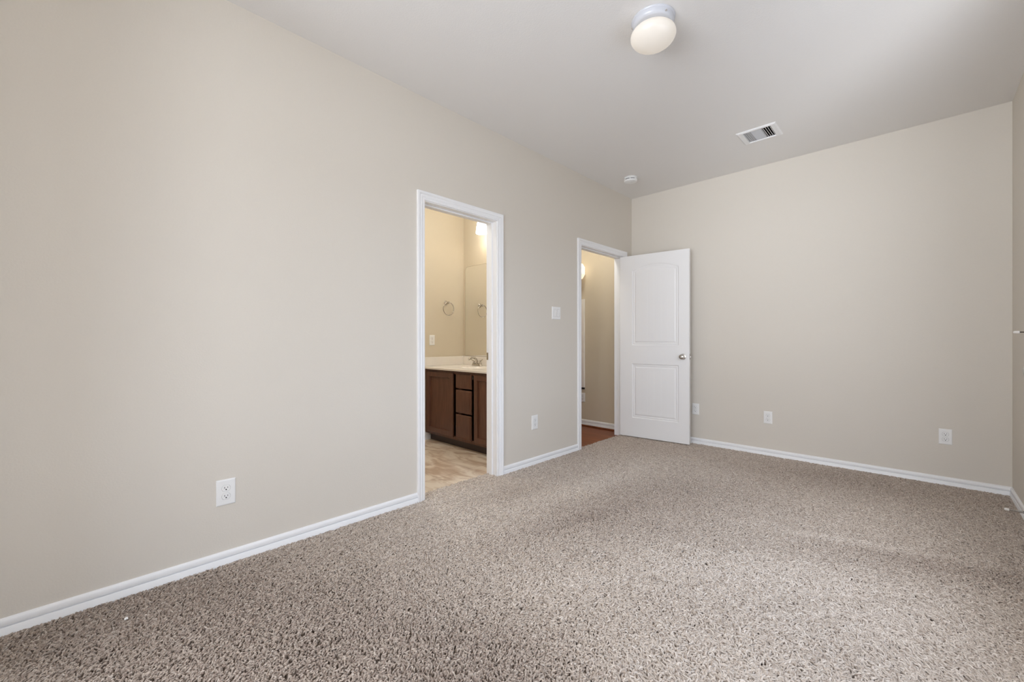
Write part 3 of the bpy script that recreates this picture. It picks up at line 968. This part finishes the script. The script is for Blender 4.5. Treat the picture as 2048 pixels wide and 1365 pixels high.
def lowfreq(x, y, seeds, amp=1.0):
    v = np.zeros_like(x)
    r2 = np.random.default_rng(seeds)
    for k in range(14):
        a = r2.uniform(0, 2 * math.pi)
        f = r2.uniform(1.5, 7.0)
        v += np.sin(f * (np.cos(a) * x + np.sin(a) * y) + r2.uniform(0, 6.28)) / (1 + 0.25 * f)
    return v * amp

BLOBS = [  # x, y, sx, sy, angle, weight : brushed-flat (+) and ruffled (-) pile, its shading also put into the tone
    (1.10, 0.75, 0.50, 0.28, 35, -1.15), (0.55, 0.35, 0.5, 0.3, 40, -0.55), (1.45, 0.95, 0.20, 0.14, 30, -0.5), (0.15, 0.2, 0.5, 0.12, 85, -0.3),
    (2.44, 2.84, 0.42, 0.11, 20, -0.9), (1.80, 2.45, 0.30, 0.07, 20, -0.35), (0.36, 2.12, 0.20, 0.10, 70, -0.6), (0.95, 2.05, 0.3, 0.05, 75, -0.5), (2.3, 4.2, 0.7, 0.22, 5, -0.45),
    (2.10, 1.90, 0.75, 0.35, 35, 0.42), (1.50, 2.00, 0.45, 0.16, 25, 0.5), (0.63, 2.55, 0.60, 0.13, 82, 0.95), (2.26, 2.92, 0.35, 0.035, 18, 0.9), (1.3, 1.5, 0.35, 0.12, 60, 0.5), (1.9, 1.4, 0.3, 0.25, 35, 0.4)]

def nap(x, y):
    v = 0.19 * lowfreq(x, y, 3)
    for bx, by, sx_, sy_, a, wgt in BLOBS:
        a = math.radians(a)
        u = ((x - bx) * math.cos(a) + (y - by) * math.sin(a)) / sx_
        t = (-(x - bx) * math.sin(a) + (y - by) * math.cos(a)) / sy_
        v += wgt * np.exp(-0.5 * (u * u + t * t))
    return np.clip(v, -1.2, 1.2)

def yarn(n_per_m2, x0, x1, y0, y1):
    n = int(n_per_m2 * (x1 - x0) * (y1 - y0))
    return np.stack([rng.uniform(x0, x1, n), rng.uniform(y0, y1, n)], 1)
DENS = 30000
P = np.concatenate([yarn(DENS, 0.012, W - 0.012, Y0 + 0.012, D - 0.012), yarn(DENS, -0.105, 0.012, B_Y0 + 0.004, B_Y1 - 0.004), yarn(DENS, -0.040, 0.012, E_Y0 + 0.004, E_Y1 - 0.004)])
N = len(P)
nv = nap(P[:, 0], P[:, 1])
KP = 5
th = 1.45 + rng.normal(0, 0.75, N) + lowfreq(P[:, 0] * 3.0, P[:, 1] * 3.0, 11) * 0.28 + math.pi * (rng.random(N) < 0.22)
ln = rng.uniform(0.014, 0.024, N)
flat = np.clip(0.66 + 0.24 * nv + rng.normal(0, 0.16, N), 0.15, 1.0)      # 1 lies down, 0 stands up
hgt = ln * np.sqrt(np.clip(1 - (flat * 0.93) ** 2, 0.05, 1)) * 0.85
hgt = np.minimum(hgt, 0.0135) * rng.uniform(0.75, 1.1, N)
curl = rng.normal(0, 0.75, N)
pos = np.zeros((N, KP, 3), np.float32)
pos[:, 0, :2] = P
pos[:, 0, 2] = -0.013 + rng.uniform(0, 0.003, N)
xy = P.copy()
for k in range(1, KP):
    a = th + curl * (k - 1.5) * 0.55
    step = ln * flat / (KP - 1) * (0.6 + 0.28 * k)
    xy = xy + np.stack([np.cos(a), np.sin(a)], 1) * step[:, None]
    pos[:, k, :2] = xy
    f = k / (KP - 1)
    pos[:, k, 2] = pos[:, 0, 2] + hgt * (1 - (1 - f) ** 2) + rng.normal(0, 0.0004, N)
pos[:, :, 0] = np.clip(pos[:, :, 0], -0.112, W - 0.014)
inroom = P[:, 0] > 0.010
outside_open = ~(((P[:, 1] > B_Y0 + 0.01) & (P[:, 1] < B_Y1 - 0.01)) | ((P[:, 1] > E_Y0 + 0.01) & (P[:, 1] < E_Y1 - 0.01)))
lo = np.where(outside_open, 0.014, -0.11)
pos[:, :, 0] = np.maximum(pos[:, :, 0], lo[:, None])
pos[:, :, 1] = np.clip(pos[:, :, 1], Y0 + 0.014, D - 0.014)
cu = bpy.data.hair_curves.new('carpet_pile')
cu.add_curves([KP] * N)
cu.points.foreach_set('position', pos.reshape(-1))
rad = np.tile(np.array([0.0023, 0.0026, 0.0027, 0.0025, 0.0015], np.float32), N)
ra = cu.attributes.get('radius') or cu.attributes.new('radius', 'FLOAT', 'POINT')
ra.data.foreach_set('value', rad)
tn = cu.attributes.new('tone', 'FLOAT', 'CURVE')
tone = np.clip(0.50 + 0.22 * nv + rng.normal(0, 0.14, N), 0, 1).astype(np.float32)  # nap shading put into the yarn colour, patch by patch
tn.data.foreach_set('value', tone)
cp = bpy.data.objects.new('carpet_pile', cu)
cu.materials.append(M['yarn'])
C.objects.link(cp)
cp.parent = floor
cp['kind'] = 'stuff'
